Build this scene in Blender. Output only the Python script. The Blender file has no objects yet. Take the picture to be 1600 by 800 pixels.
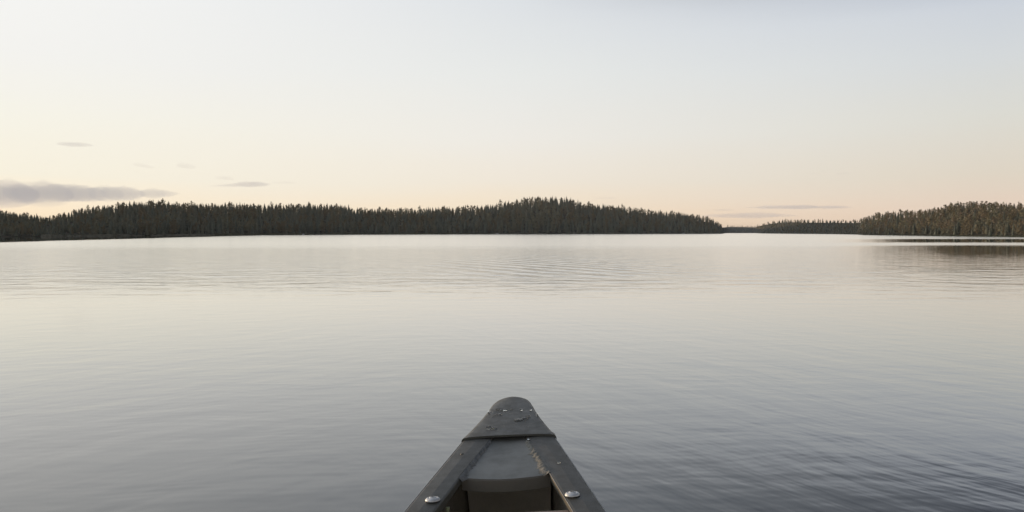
import bpy, bmesh, math, random
import numpy as np
from mathutils import noise, Vector

R = math.radians
scene = bpy.context.scene
col = scene.collection
random.seed(7)
rng = np.random.default_rng(7)

# ------------------------------------------------------------------ camera
CAM_H = 1.1
FPX = 1256.0                      # focal length in pixels of the 1600 px wide photograph
HZ = 363.5                        # row of the horizon in the photograph
cam_d = bpy.data.cameras.new('camera')
cam = bpy.data.objects.new('camera', cam_d)
col.objects.link(cam)
cam_d.sensor_width = 36.0
cam_d.lens = 36.0 * FPX / 1600.0
cam_d.clip_start = 0.05
cam_d.clip_end = 90000.0
cam.location = (0, 0, CAM_H)
cam.rotation_euler = (math.pi / 2 - math.atan((400 - HZ) / FPX), 0, 0)
scene.camera = cam
scene.view_settings.view_transform = 'Standard'
scene.view_settings.look = 'None'
scene.view_settings.exposure = 0.0
scene.view_settings.gamma = 1.0
scene.render.engine = 'CYCLES'
scene.cycles.max_bounces = 6
scene.cycles.volume_bounces = 2
scene.cycles.transparent_max_bounces = 16


def lin(c):
    out = []
    for v in c:
        v = v / 255.0
        out.append(v / 12.92 if v <= 0.04045 else ((v + 0.055) / 1.055) ** 2.4)
    return tuple(out) + (1.0,)


# ------------------------------------------------------------------ node helpers
class NT:
    def __init__(self, tree):
        self.t = tree
        self.t.nodes.clear()

    def n(self, kind, **kw):
        nd = self.t.nodes.new(kind)
        for k, v in kw.items():
            setattr(nd, k, v)
        return nd

    def put(self, sock, v):
        if isinstance(v, bpy.types.NodeSocket):
            self.t.links.new(v, sock)
        else:
            sock.default_value = v

    def m(self, op, a, b=None, c=None, clamp=False):
        nd = self.n('ShaderNodeMath', operation=op, use_clamp=clamp)
        self.put(nd.inputs[0], a)
        if b is not None:
            self.put(nd.inputs[1], b)
        if c is not None:
            self.put(nd.inputs[2], c)
        return nd.outputs[0]

    def rng(self, v, a, b, c=0.0, d=1.0, smooth=True):
        nd = self.n('ShaderNodeMapRange', interpolation_type='SMOOTHSTEP' if smooth else 'LINEAR')
        for i, x in enumerate((v, a, b, c, d)):
            self.put(nd.inputs[i], x)
        return nd.outputs[0]

    def ramp(self, v, pts, mode='LINEAR'):
        nd = self.n('ShaderNodeValToRGB')
        cr = nd.color_ramp
        cr.interpolation = mode
        while len(cr.elements) > 1:
            cr.elements.remove(cr.elements[0])
        cr.elements[0].position = pts[0][0]
        cr.elements[0].color = pts[0][1]
        for p, c in pts[1:]:
            e = cr.elements.new(p)
            e.color = c
        self.put(nd.inputs[0], v)
        return nd.outputs[0]

    def mix(self, f, a, b, mode='MIX'):
        nd = self.n('ShaderNodeMix', data_type='RGBA', blend_type=mode)
        self.put(nd.inputs[0], f)
        self.put(nd.inputs[6], a)
        self.put(nd.inputs[7], b)
        return nd.outputs[2]

    def noise(self, vec, scale, detail=2.0, rough=0.5, dist=0.0):
        nd = self.n('ShaderNodeTexNoise')
        self.put(nd.inputs['Vector'], vec)
        nd.inputs['Scale'].default_value = scale
        nd.inputs['Detail'].default_value = detail
        nd.inputs['Roughness'].default_value = rough
        nd.inputs['Distortion'].default_value = dist
        return nd.outputs[0]

    def mapping(self, vec, loc=(0, 0, 0), rot=(0, 0, 0), scale=(1, 1, 1)):
        nd = self.n('ShaderNodeMapping')
        self.put(nd.inputs['Vector'], vec)
        nd.inputs['Location'].default_value = loc
        nd.inputs['Rotation'].default_value = rot
        nd.inputs['Scale'].default_value = scale
        return nd.outputs[0]


# ------------------------------------------------------------------ world: clear sky after sunset glow, sun low on the left
SUN_AZ = R(-62)      # measured from the view direction, left is negative
SUN_EL = R(2.6)
world = bpy.data.worlds.new('World')
scene.world = world
world.use_nodes = True
w = NT(world.node_tree)
tc = w.n('ShaderNodeTexCoord').outputs['Generated']
sx = w.n('ShaderNodeSeparateXYZ')
w.put(sx.inputs[0], tc)
X, Y, Z = sx.outputs
hl = w.m('SQRT', w.m('ADD', w.m('MULTIPLY', X, X), w.m('ADD', w.m('MULTIPLY', Y, Y), 1e-6)))
el = w.m('DIVIDE', w.m('ARCTAN2', w.m('ABSOLUTE', Z), hl), math.pi / 2)        # 0 horizon .. 1 zenith
sd = w.m('DIVIDE', w.m('ADD', w.m('MULTIPLY', X, math.sin(SUN_AZ)), w.m('MULTIPLY', Y, math.cos(SUN_AZ))), hl)
wv = w.noise(w.mapping(tc, scale=(1.5, 1.5, 9)), 1.6, 3, 0.5)
el2 = w.m('ADD', el, w.m('MULTIPLY', w.m('SUBTRACT', wv, 0.5), 0.020), clamp=True)
d = 1 / 90.0
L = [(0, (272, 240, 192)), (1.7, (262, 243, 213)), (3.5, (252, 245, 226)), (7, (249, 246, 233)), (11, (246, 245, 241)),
     (16, (248, 248, 246)), (22, (250, 251, 251)), (32, (225, 230, 236)), (60, (180, 192, 208)), (90, (120, 134, 158))]  # unseen part above the view brightened to lift the left lake reflection
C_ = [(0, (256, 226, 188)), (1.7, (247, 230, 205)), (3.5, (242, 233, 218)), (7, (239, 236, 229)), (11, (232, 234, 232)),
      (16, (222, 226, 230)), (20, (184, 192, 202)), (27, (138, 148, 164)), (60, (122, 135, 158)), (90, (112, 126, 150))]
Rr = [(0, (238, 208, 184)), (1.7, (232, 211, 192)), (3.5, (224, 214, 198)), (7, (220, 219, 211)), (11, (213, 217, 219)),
      (13.6, (205, 211, 219)), (15.0, (190, 197, 208)), (16.6, (138, 145, 157)), (20, (102, 110, 123)), (27, (84, 92, 106)), (90, (80, 90, 110))]  # unseen part above the view darkened to dim the right lake reflection
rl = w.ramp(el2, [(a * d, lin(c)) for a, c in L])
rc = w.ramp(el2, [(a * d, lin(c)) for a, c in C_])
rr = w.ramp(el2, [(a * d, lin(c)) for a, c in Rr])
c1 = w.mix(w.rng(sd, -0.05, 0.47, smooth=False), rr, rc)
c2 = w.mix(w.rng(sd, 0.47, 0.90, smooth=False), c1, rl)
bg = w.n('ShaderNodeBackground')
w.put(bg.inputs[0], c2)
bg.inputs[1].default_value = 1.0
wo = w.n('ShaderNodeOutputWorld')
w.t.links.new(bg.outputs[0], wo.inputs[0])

sun_d = bpy.data.lights.new('sun', 'SUN')
sun = bpy.data.objects.new('sun', sun_d)
col.objects.link(sun)
sun_d.energy = 3.0
sun_d.angle = R(0.6)
sun_d.color = (1.0, 0.72, 0.46)
sv = Vector((math.sin(SUN_AZ) * math.cos(SUN_EL), math.cos(SUN_AZ) * math.cos(SUN_EL), math.sin(SUN_EL)))
sun.rotation_euler = sv.to_track_quat('Z', 'Y').to_euler()


# ------------------------------------------------------------------ object helpers
def tag(o, label=None, cat=None, group=None, kind=None):
    if label:
        o['label'] = label
    if cat:
        o['category'] = cat
    if group:
        o['group'] = group
    if kind:
        o['kind'] = kind
    return o


def empty(name, loc=(0, 0, 0), rot=(0, 0, 0)):
    o = bpy.data.objects.new(name, None)
    o.empty_display_size = 0.1
    o.location = loc
    o.rotation_euler = rot
    col.objects.link(o)
    return o


def link(name, me, parent=None):
    o = bpy.data.objects.new(name, me)
    col.objects.link(o)
    if parent:
        o.parent = parent
    return o


def mesh(name, verts, faces, mats, smooth=False, midx=None):
    me = bpy.data.meshes.new(name)
    me.from_pydata([tuple(v) for v in verts], [], [tuple(f) for f in faces])
    for m_ in (mats if isinstance(mats, (list, tuple)) else [mats]):
        me.materials.append(m_)
    if smooth:
        me.polygons.foreach_set('use_smooth', [True] * len(me.polygons))
    if midx is not None:
        me.polygons.foreach_set('material_index', midx)
    me.update()
    return me


def tri_mesh(name, V, F, mats, midx=None):
    """fast mesh of triangles from numpy arrays"""
    me = bpy.data.meshes.new(name)
    V = np.asarray(V, np.float32)
    F = np.asarray(F, np.int32)
    me.vertices.add(len(V))
    me.vertices.foreach_set('co', V.ravel())
    me.loops.add(len(F) * 3)
    me.loops.foreach_set('vertex_index', F.ravel())
    me.polygons.add(len(F))
    me.polygons.foreach_set('loop_start', np.arange(0, len(F) * 3, 3, dtype=np.int32))
    me.polygons.foreach_set('loop_total', np.full(len(F), 3, np.int32))
    for m_ in mats:
        me.materials.append(m_)
    if midx is not None:
        me.polygons.foreach_set('material_index', np.asarray(midx, np.int32))
    me.update(calc_edges=True)
    return me


def pmat(name, base, rough=0.6, var=0.0, vscale=8.0, base2=None, metallic=0.0, bump=0.0, bscale=200.0, spec=0.5, det=4.0,
         rvar=0.0, dust=0.0):
    m_ = bpy.data.materials.new(name)
    m_.use_nodes = True
    t = NT(m_.node_tree)
    b = t.n('ShaderNodeBsdfPrincipled')
    out = t.n('ShaderNodeOutputMaterial')
    t.t.links.new(b.outputs[0], out.inputs[0])
    oc = t.n('ShaderNodeTexCoord').outputs['Object']
    nz = t.noise(oc, vscale, det, 0.6)
    base2 = base2 or tuple(c * (1 + var) for c in base)
    t.put(b.inputs['Base Color'], t.mix(t.rng(nz, 0.3, 0.7), base + (1,), base2 + (1,)))
    if dust:
        dn = t.noise(t.mapping(oc, scale=(1, .35, 1)), 55, 6, 0.75)
        dn2 = t.noise(oc, 9, 3, 0.6)
        dmask = t.m('MULTIPLY', t.rng(dn, 0.56, 0.74), t.rng(dn2, 0.42, 0.66))
        scr = t.rng(t.noise(t.mapping(oc, rot=(0, 0, .5), scale=(420, 14, 10)), 1.0, 2, .5), 0.70, 0.76)
        dm_ = t.m('MAXIMUM', t.m('MULTIPLY', dmask, .55), t.m('MULTIPLY', t.m('MULTIPLY', scr, t.rng(dn2, .5, .6)), .35))
        old = b.inputs['Base Color'].links[0].from_socket
        t.put(b.inputs['Base Color'], t.mix(t.m('MULTIPLY', dm_, dust), old, (.30, .29, .26, 1)))
    if rvar:
        t.put(b.inputs['Roughness'], t.rng(t.noise(oc, vscale * 3, 4, 0.7), 0.3, 0.7, rough - rvar, rough + rvar))
    else:
        b.inputs['Roughness'].default_value = rough
    b.inputs['Metallic'].default_value = metallic
    b.inputs['Specular IOR Level'].default_value = spec
    if bump:
        bn = t.n('ShaderNodeBump')
        bn.inputs['Strength'].default_value = 1.0
        bn.inputs['Distance'].default_value = bump
        t.put(bn.inputs['Height'], t.noise(oc, bscale, 3, 0.6))
        t.put(b.inputs['Normal'], bn.outputs[0])
    return m_


def interp(tab, x):
    return float(np.interp(x, [a for a, _ in tab], [b for _, b in tab]))


def smooth(a, b, x):
    t_ = min(1, max(0, (x - a) / (b - a)))
    return t_ * t_ * (3 - 2 * t_)


# ------------------------------------------------------------------ shores and hills (one sheet of ground)
# column of the photograph -> how many pixels below the horizon the waterline sits (gives the distance of the shore)
SHORE = [(-3400, 7.4), (-600, 7.2), (0, 6.6), (70, 6.2), (100, 5.6), (200, 4.9), (330, 4.1), (540, 3.0), (800, 2.3), (1100, 2.0), (1127, 1.9),
         (1134, 0.75), (1180, 0.75), (1192, 1.3), (1300, 2.3), (1338, 2.9), (1350, 3.6), (1450, 4.9), (1600, 6.4), (2000, 7.2),
         (3400, 7.5)]
# column -> top of the tree line, pixels above the horizon
TOPS = [(-3400, 62), (-1200, 60), (-300, 55), (-60, 42), (0, 36), (30, 32), (60, 28), (82, 25), (92, 30), (110, 34), (135, 39), (170, 44), (200, 48),
        (240, 49), (280, 47), (320, 46), (400, 45), (440, 45), (500, 45), (545, 42), (552, 38), (640, 38), (700, 40), (760, 44),
        (800, 49), (830, 54), (862, 56), (885, 55), (900, 51), (912, 46), (935, 45), (960, 43), (1000, 37), (1050, 33),
        (1090, 29), (1108, 24), (1121, 17), (1127, 12.5), (1134, 12), (1160, 11.5), (1180, 11), (1190, 15), (1205, 18.5), (1228, 21.5),
        (1300, 20.5), (1338, 20.5), (1350, 24), (1362, 28), (1375, 31), (1390, 32), (1405, 34), (1430, 34.5), (1460, 38),
        (1485, 43.5), (1515, 47.5), (1540, 47), (1600, 44.5), (1700, 46), (2000, 50), (3400, 56)]


def shore_Y(u):
    return CAM_H * FPX / interp(SHORE, u)


def ridge(u):
    """distance of the ridge, height of the ground there, height of the trees there"""
    y0 = shore_Y(u)
    yr = y0 * 1.28
    top = CAM_H + interp(TOPS, u) / FPX * yr
    th = min(10.0, (0.35 - 0.10 * smooth(1128, 1140, u) + 0.07 * smooth(1335, 1350, u)) * top)
    return y0, yr, top - th * 0.93, th


def ground_z(u, t):
    """t: 0 at the waterline, 1 on the ridge"""
    y0, yr, zr_, th = ridge(u)
    n_ = noise.noise(Vector((u * 0.02, t * 3.0, 0.3))) * 0.5
    if t < 0:
        return t * 30.0
    if t <= 1:
        s_ = t * t * (3 - 2 * t) * 0.6 + t * 0.4
        return 0.05 + 0.25 * min(1, t * 12) + max(0.0, zr_ - 0.3) * s_ + n_ * min(t, 1 - t) * zr_ * 0.2
    return max(1.0, 0.3 + (zr_ - 0.3) * (1 - 0.10 * (t - 1)))


def P(u, Yd, z):
    return ((u - 800) / FPX * Yd, Yd, z)


us = list(np.arange(-3400, -60, 40.0)) + list(np.arange(-60, 1660, 4.0)) + list(np.arange(1660, 3401, 40.0))
ts = [-0.04, -0.01, 0.0, 0.01, 0.03, 0.06, 0.1, 0.16, 0.23, 0.3, 0.4, 0.5, 0.6, 0.7, 0.8, 0.9, 1.0, 1.15, 1.4, 1.9, 2.8, 4.5, 8.0]
gv, gf = [], []
for u in us:
    y0, yr, _, _ = ridge(u)
    for t_ in ts:
        wob = 1 + 0.010 * noise.noise(Vector((u * 0.03, 2.1, 0))) + 0.006 * noise.noise(Vector((u * 0.13, 5.1, 0)))
        gv.append(P(u, (y0 * wob if t_ <= 0.01 else y0) + (yr - y0) * t_, ground_z(u, t_)))
nt_ = len(ts)
for i in range(len(us) - 1):
    for j in range(nt_ - 1):
        a = i * nt_ + j
        gf.append((a, a + nt_, a + nt_ + 1, a + 1))
ground_m = pmat('ground_moss', (0.045, 0.045, 0.028), 0.95, base2=(0.085, 0.075, 0.05), vscale=0.15, spec=0.1)
tag(link('ground', mesh('ground', gv, gf, ground_m, smooth=True)), kind='structure')

# ------------------------------------------------------------------ lake
wm = bpy.data.materials.new('lake_water')
wm.use_nodes = True
t = NT(wm.node_tree)
geo = t.n('ShaderNodeNewGeometry').outputs['Position']
sp = t.n('ShaderNodeSeparateXYZ')
t.put(sp.inputs[0], geo)
wx, wy = sp.outputs[0], sp.outputs[1]
dist = t.m('SQRT', t.m('ADD', t.m('MULTIPLY', wx, wx), t.m('MULTIPLY', wy, wy)))
q = t.m('DIVIDE', wx, t.m('MAXIMUM', t.m('ABSOLUTE', wy), 0.5))
# warped distance along the lake: edges of the slicks are frayed and stretched sideways
wn = t.noise(t.mapping(geo, scale=(0.020, 0.11, 1)), 1.0, 4, 0.6)
wn2 = t.noise(t.mapping(geo, loc=(31, 7, 0), scale=(0.25, 1.3, 1)), 1.0, 3, 0.6)
fray = t.m('ADD', t.m('MULTIPLY', t.m('SUBTRACT', wn, 0.5), 0.35), t.m('MULTIPLY', t.m('SUBTRACT', wn2, 0.5), 0.30))
wyf = t.m('MULTIPLY', wy, t.m('ADD', 1.0, fray))
# how strongly the breeze ruffles the water, 0 slick .. 1 ruffled
base_r = t.m('ADD', t.rng(wyf, 5, 22, 0.10, 0.58), t.rng(wyf, 45, 75, 0.0, 0.20))
# left slick under the wooded shore
ls = t.m('ADD', t.m('ADD', wx, 57.5), t.m('MULTIPLY', t.m('SUBTRACT', wyf, 97.0), 0.20))
lmask = t.rng(ls, -5.0, 1.5, 1.0, 0.0)
# right slicks
rs = t.ramp(t.m('DIVIDE', wyf, 200.0),
            [(0.0, (0, 0, 0, 1)), (0.07, (0, 0, 0, 1)), (0.14, (.78, .78, .78, 1)), (0.2, (1, 1, 1, 1)), (0.33, (1, 1, 1, 1)), (0.352, (0, 0, 0, 1)),
             (0.43, (0, 0, 0, 1)), (0.46, (1, 1, 1, 1)), (0.66, (1, 1, 1, 1)), (0.69, (0, 0, 0, 1))])
rmask = t.m('MULTIPLY', t.rng(t.m('ADD', q, t.m('MULTIPLY', fray, 0.25)), 0.37, 0.54), rs)
calm = t.m('MAXIMUM', lmask, rmask, clamp=True)
ruf = t.m('MULTIPLY', base_r, t.m('SUBTRACT', 1.0, calm))
rough = t.m('ADD', 0.035, t.m('MULTIPLY', ruf, 0.23))
# waves: real heights in metres
warp = t.n('ShaderNodeVectorMath', operation='ADD')
wnz = t.n('ShaderNodeTexNoise')
t.put(wnz.inputs['Vector'], geo)
wnz.inputs['Scale'].default_value = 0.6
wsc = t.n('ShaderNodeVectorMath', operation='SCALE')
t.put(wsc.inputs[0], wnz.outputs['Color'])
wsc.inputs['Scale'].default_value = 0.5
t.put(warp.inputs[0], geo)
t.put(warp.inputs[1], wsc.outputs[0])
wp = warp.outputs[0]


def waves(ang, lw, lc, det=2.0, loc=(0, 0, 0)):
    # crests run along ang (from +x towards +y), lw across, lc along
    mp = t.mapping(wp, loc=loc, rot=(0, 0, R(-ang)))
    mp = t.mapping(mp, scale=(1 / lc, 1 / lw, 1))
    return t.noise(mp, 1.0, det, 0.5)


side = t.rng(t.m('ADD', wx, t.m('MULTIPLY', wy, 0.06)), -1.6, 0.6)
wR = t.m('ADD', t.m('MULTIPLY', waves(-62, 0.13, 0.42, 2.0), 0.0020), t.m('MULTIPLY', waves(-72, 0.38, 1.2, 1.0, (5, 3, 0)), 0.0040))
wL = t.m('ADD', t.m('MULTIPLY', waves(48, 0.15, 0.45, 1.0), 0.0014), t.m('MULTIPLY', waves(60, 0.42, 1.1, 1.0, (2, 9, 0)), 0.0034))
near = t.m('ADD', t.m('MULTIPLY', wR, side), t.m('MULTIPLY', wL, t.m('SUBTRACT', 1.0, side)))
cross = t.m('MULTIPLY', waves(5, 0.22, 0.55, 2.0, (1, 4, 0)), 0.0028)
far = t.m('MULTIPLY', waves(-4, 0.7, 1.0, 4.0, (8, 2, 0)), t.rng(wyf, 11, 24, 0.0, 0.060))
far = t.m('MULTIPLY', far, t.rng(wyf, 56, 70, 1.0, 0.25))
# train of wake-like waves in the middle distance
wt = t.n('ShaderNodeTexWave', wave_type='BANDS', bands_direction='Y', wave_profile='SIN')
t.put(wt.inputs['Vector'], t.mapping(wp, rot=(0, 0, R(61))))
wt.inputs['Scale'].default_value = 0.32
wt.inputs['Distortion'].default_value = 1.2
wt.inputs['Detail'].default_value = 1.0
wt.inputs['Detail Scale'].default_value = 0.5
tm = t.m('MULTIPLY', t.rng(wyf, 17, 24), t.rng(wyf, 34, 46, 1.0, 0.0))
tm = t.m('MULTIPLY', tm, t.m('MULTIPLY', t.rng(q, -0.16, 0.0), t.rng(q, 0.12, 0.26, 1.0, 0.0)))
train = t.m('MULTIPLY', t.m('MULTIPLY', wt.outputs['Fac'], tm), 0.028)
hgt = t.m('ADD', t.m('MULTIPLY', t.m('ADD', near, cross), t.rng(dist, 4.0, 13.0, 1.0, 0.5)), t.m('ADD', far, train))
hgt = t.m('MULTIPLY', hgt, t.m('SUBTRACT', 1.0, t.m('MULTIPLY', calm, 0.88)))
bn = t.n('ShaderNodeBump')
bn.inputs['Strength'].default_value = 1.0
bn.inputs['Distance'].default_value = 1.0
t.put(bn.inputs['Height'], hgt)
# dark lake body under a wind-ruffled mirror; reflectance rises towards grazing angles
fr = t.n('ShaderNodeFresnel')
fr.inputs['IOR'].default_value = 1.333
t.put(fr.inputs['Normal'], bn.outputs[0])
refl = t.m('SUBTRACT', 1.0, t.m('POWER', t.m('SUBTRACT', 1.0, fr.outputs[0]), 1.80))
body = t.n('ShaderNodeBsdfDiffuse')
body.inputs['Color'].default_value = (0.020, 0.022, 0.021, 1)
gl = t.n('ShaderNodeBsdfAnisotropic', distribution='BECKMANN')
gl.inputs['Color'].default_value = (1, 1, 1, 1)
t.put(gl.inputs['Roughness'], rough)
t.put(gl.inputs['Normal'], bn.outputs[0])
mx = t.n('ShaderNodeMixShader')
t.put(mx.inputs[0], refl)
t.t.links.new(body.outputs[0], mx.inputs[1])
t.t.links.new(gl.outputs[0], mx.inputs[2])
o_ = t.n('ShaderNodeOutputMaterial')
t.t.links.new(mx.outputs[0], o_.inputs[0])
S = 9000.0
lake = link('lake_water', mesh('lake_water', [(-S, -S, 0), (S, -S, 0), (S, S, 0), (-S, S, 0)], [(0, 1, 2, 3)], wm))
tag(lake, kind='structure')

# ------------------------------------------------------------------ trees
MATS = {
    'spruce_dark': pmat('spruce_needles_dark', (0.165, 0.178, 0.135), 0.9, base2=(0.215, 0.225, 0.168), vscale=0.9, spec=0.15),
    'spruce_mid': pmat('spruce_needles', (0.19, 0.19, 0.135), 0.9, base2=(0.25, 0.24, 0.17), vscale=0.8, spec=0.15),
    'pine': pmat('pine_needles', (0.195, 0.165, 0.10), 0.9, base2=(0.26, 0.215, 0.135), vscale=0.8, spec=0.15),
    'birch': pmat('birch_leaves', (0.205, 0.195, 0.125), 0.9, base2=(0.27, 0.25, 0.165), vscale=0.7, spec=0.15),
    'autumn': pmat('yellowing_leaves', (0.22, 0.18, 0.125), 0.9, base2=(0.29, 0.23, 0.155), vscale=0.7, spec=0.15),
    'bark': pmat('grey_bark', (0.12, 0.10, 0.08), 0.95, base2=(0.20, 0.17, 0.14), vscale=3, spec=0.1),
    'pale_bark': pmat('pale_bark', (0.22, 0.215, 0.19), 0.9, base2=(0.30, 0.29, 0.26), vscale=3, spec=0.1),
}
MKEYS = list(MATS)


def cone_core(V, F, r, z0, z1, n=6):
    k = len(V)
    for i in range(n):
        a = i / n * math.tau
        V.append((r * math.cos(a), r * math.sin(a), z0))
    V.append((0, 0, z1))
    for i in range(n):
        F.append((k + i, k + (i + 1) % n, k + n))


def spruce_crown(rs_, width, lean=0.0, sparse=0.0):
    """unit height; drooping whorls of needle-like sprays"""
    rr_ = random.Random(rs_)
    V, F = [], []
    cone_core(V, F, width * 0.55, 0.06, 0.93, 6)
    nl = 17
    for l in range(nl):
        f = l / (nl - 1)
        z = 0.08 + 0.89 * f
        rad = width * ((1 - f) ** 0.85) * rr_.uniform(0.8, 1.15) + 0.006
        nb = 9 if f < 0.6 else (7 if f < 0.85 else 5)
        ph = rr_.uniform(0, 6.28)
        for b_ in range(nb):
            if rr_.random() < sparse:
                continue
            a = ph + (b_ + rr_.uniform(-.3, .3)) / nb * math.tau
            r_ = rad * rr_.uniform(0.65, 1.25)
            zz = z + rr_.uniform(-.015, .015)
            dr = 0.045 * (1 - f) + 0.012
            ha = 0.36 if f < 0.7 else 0.5
            k = len(V)
            V.append((0, 0, zz + 0.035 * (1 - f * .5)))
            V.append((r_ * 0.62 * math.cos(a - ha), r_ * 0.62 * math.sin(a - ha), zz - dr * .3))
            V.append((r_ * math.cos(a), r_ * math.sin(a), zz - dr + rr_.uniform(0, .02)))
            V.append((r_ * 0.62 * math.cos(a + ha), r_ * 0.62 * math.sin(a + ha), zz - dr * .5))
            F += [(k, k + 1, k + 2), (k, k + 2, k + 3)]
    V = np.array(V)
    V[:, 0] += lean * V[:, 2]
    k = len(V)
    V = np.vstack([V, [(lean + -.006, 0, .93), (lean + .006, 0, .93), (lean, 0.006, .93), (lean, 0, 1.0)]])
    F += [(k, k + 1, k + 3), (k + 1, k + 2, k + 3), (k + 2, k, k + 3)]
    return V, np.array(F)


def leafy_crown(rs_, width, z0, z1, n, size, clumps=9):
    """leaf clumps scattered in several lobes: gaps and light and dark masses"""
    rr_ = random.Random(rs_)
    V, F = [], []
    lobes = []
    for i in range(clumps):
        f = (i + rr_.uniform(0, .9)) / clumps
        z = z0 + (z1 - z0) * f
        env = math.sin(math.pi * min(1, 0.16 + 0.80 * f)) ** 0.7
        a = rr_.uniform(0, 6.28)
        rad = width * env * rr_.uniform(0.15, 0.62)
        lobes.append((rad * math.cos(a), rad * math.sin(a), z, width * env * rr_.uniform(0.38, 0.62), (z1 - z0) * rr_.uniform(.09, .17)))
    for i in range(n):
        lx, ly, lz, lr, lh = lobes[rr_.randrange(len(lobes))]
        a = rr_.uniform(0, 6.28)
        c = rr_.uniform(-1, 1)
        s_ = math.sqrt(1 - c * c)
        q_ = rr_.uniform(0.65, 1.08)
        p = Vector((lx + lr * q_ * s_ * math.cos(a), ly + lr * q_ * s_ * math.sin(a), lz + lh * q_ * c))
        e1 = Vector((rr_.gauss(0, 1), rr_.gauss(0, 1), rr_.gauss(0, .6))).normalized()
        e2 = e1.cross(Vector((rr_.gauss(0, 1), rr_.gauss(0, 1), rr_.gauss(0, 1)))).normalized()
        sz = size * rr_.uniform(.6, 1.4)
        k = len(V)
        V += [p - e1 * sz, p + e2 * sz * .7, p + e1 * sz, p - e2 * sz * .7]
        F += [(k, k + 1, k + 2), (k, k + 2, k + 3)]
    return np.array([tuple(v) for v in V]), np.array(F)


def trunk_geo(r, top, z0=-0.06, n=5, limbs=0, seed=0):
    V, F = [], []
    rr_ = random.Random(seed)

    def seg(a, b_, ra, rb):
        k = len(V)
        ax = (Vector(b_) - Vector(a)).normalized()
        s1 = ax.orthogonal().normalized()
        s2 = ax.cross(s1)
        for c, rad in ((a, ra), (b_, rb)):
            for i in range(n):
                g = i / n * math.tau
                V.append(tuple(Vector(c) + s1 * rad * math.cos(g) + s2 * rad * math.sin(g)))
        for i in range(n):
            j = (i + 1) % n
            F.append((k + i, k + j, k + n + j))
            F.append((k + i, k + n + j, k + n + i))
    seg((0, 0, z0), (0, 0, top * .5), r, r * .75)
    seg((0, 0, top * .5), (0, 0, top), r * .75, r * .25)
    for i in range(limbs):
        z = top * rr_.uniform(.45, .85)
        a = rr_.uniform(0, 6.28)
        l_ = rr_.uniform(.08, .14)
        seg((0, 0, z), (l_ * math.cos(a), l_ * math.sin(a), z + .08), r * .4, r * .12)
    return np.array(V), np.array(F)


PROTO = []      # (kind, crown V, crown F, crown material, trunk V, F, trunk material)
for i, wd in enumerate((0.29, 0.33, 0.25, 0.36, 0.30)):
    cv, cf = spruce_crown(10 + i, wd, lean=(0.0, .012, -.01, .0, .02)[i], sparse=(.0, .05, .12, .0, .2)[i])
    for mk in (('spruce_dark', 'spruce_mid') if i % 2 == 0 else ('spruce_dark',)):
        PROTO.append(('spruce', cv, cf, mk) + trunk_geo(.014, .9) + ('bark',))
for i in range(3):
    cv, cf = leafy_crown(40 + i, .34, (.22, .15, .28)[i], .99, 250, .042, 11)
    PROTO.append(('pine', cv, cf, ('pine', 'spruce_mid', 'pine')[i]) + trunk_geo(.017, .93, limbs=4, seed=i) + ('bark',))
for i in range(3):
    cv, cf = leafy_crown(60 + i, .36, .10, .99, 250, .042, 12)
    PROTO.append(('birch', cv, cf, ('birch', 'birch', 'pine')[i]) + trunk_geo(.012, .93, limbs=4, seed=9 + i) + ('pale_bark',))
for i in range(2):
    cv, cf = leafy_crown(80 + i, .40, .12, .99, 250, .042, 12)
    PROTO.append(('autumn', cv, cf, 'autumn') + trunk_geo(.015, .9, limbs=4, seed=19 + i) + ('bark',))
BYK = {}
for i, p_ in enumerate(PROTO):
    BYK.setdefault(p_[0], []).append(i)


def pick_kind(u, t_, r_):
    if u < 1345:
        back = 1180 < u
        n_ = noise.noise(Vector((u * 0.012, t_ * 2.0, 4.0)))
        if t_ > 0.75:
            return 'spruce' if r_ < .80 else ('pine' if r_ < .95 else 'birch')
        if 560 < u < 700 and t_ > .4:
            return 'spruce' if r_ < .5 else ('pine' if r_ < .85 else 'birch')
        if n_ > 0.22:
            return 'birch' if r_ < .35 else ('pine' if r_ < .6 else 'spruce')
        return 'spruce' if r_ < .74 else ('pine' if r_ < .93 else 'birch')
    n_ = noise.noise(Vector((u * 0.02, t_ * 2.0, 9.0)))
    if t_ > .75:
        return 'spruce' if r_ < .45 else ('pine' if r_ < .82 else ('birch' if r_ < .93 else 'autumn'))
    if t_ < 0.2:
        return 'spruce' if r_ < .5 else ('pine' if r_ < .7 else 'birch')
    if n_ > .1:
        return 'autumn' if r_ < .30 else ('birch' if r_ < .6 else ('pine' if r_ < .85 else 'spruce'))
    return 'spruce' if r_ < .3 else ('pine' if r_ < .6 else ('birch' if r_ < .88 else 'autumn'))


trees = []      # dicts
rows = [0.03, 0.13, 0.25, 0.38, 0.52, 0.66, 0.78, 0.88, 0.96, 1.0]


def add_tree(u, t_, hh, kind=None, proto=None, ws=1.0, special=None, sky=False, front=False):
    y0, yr, zr_, th = ridge(u)
    Yd = y0 + (yr - y0) * t_
    kind = kind or pick_kind(u, t_, random.random())
    pi_ = proto if proto is not None else random.choice(BYK[kind])
    trees.append(dict(u=u, t=t_, Y=Yd, x=(u - 800) / FPX * Yd, z=ground_z(u, t_) - 0.1, h=hh, kind=PROTO[pi_][0], p=pi_,
                      ws=ws, rz=random.uniform(0, 6.28), sp=special, sky=sky, front=front))


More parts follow.
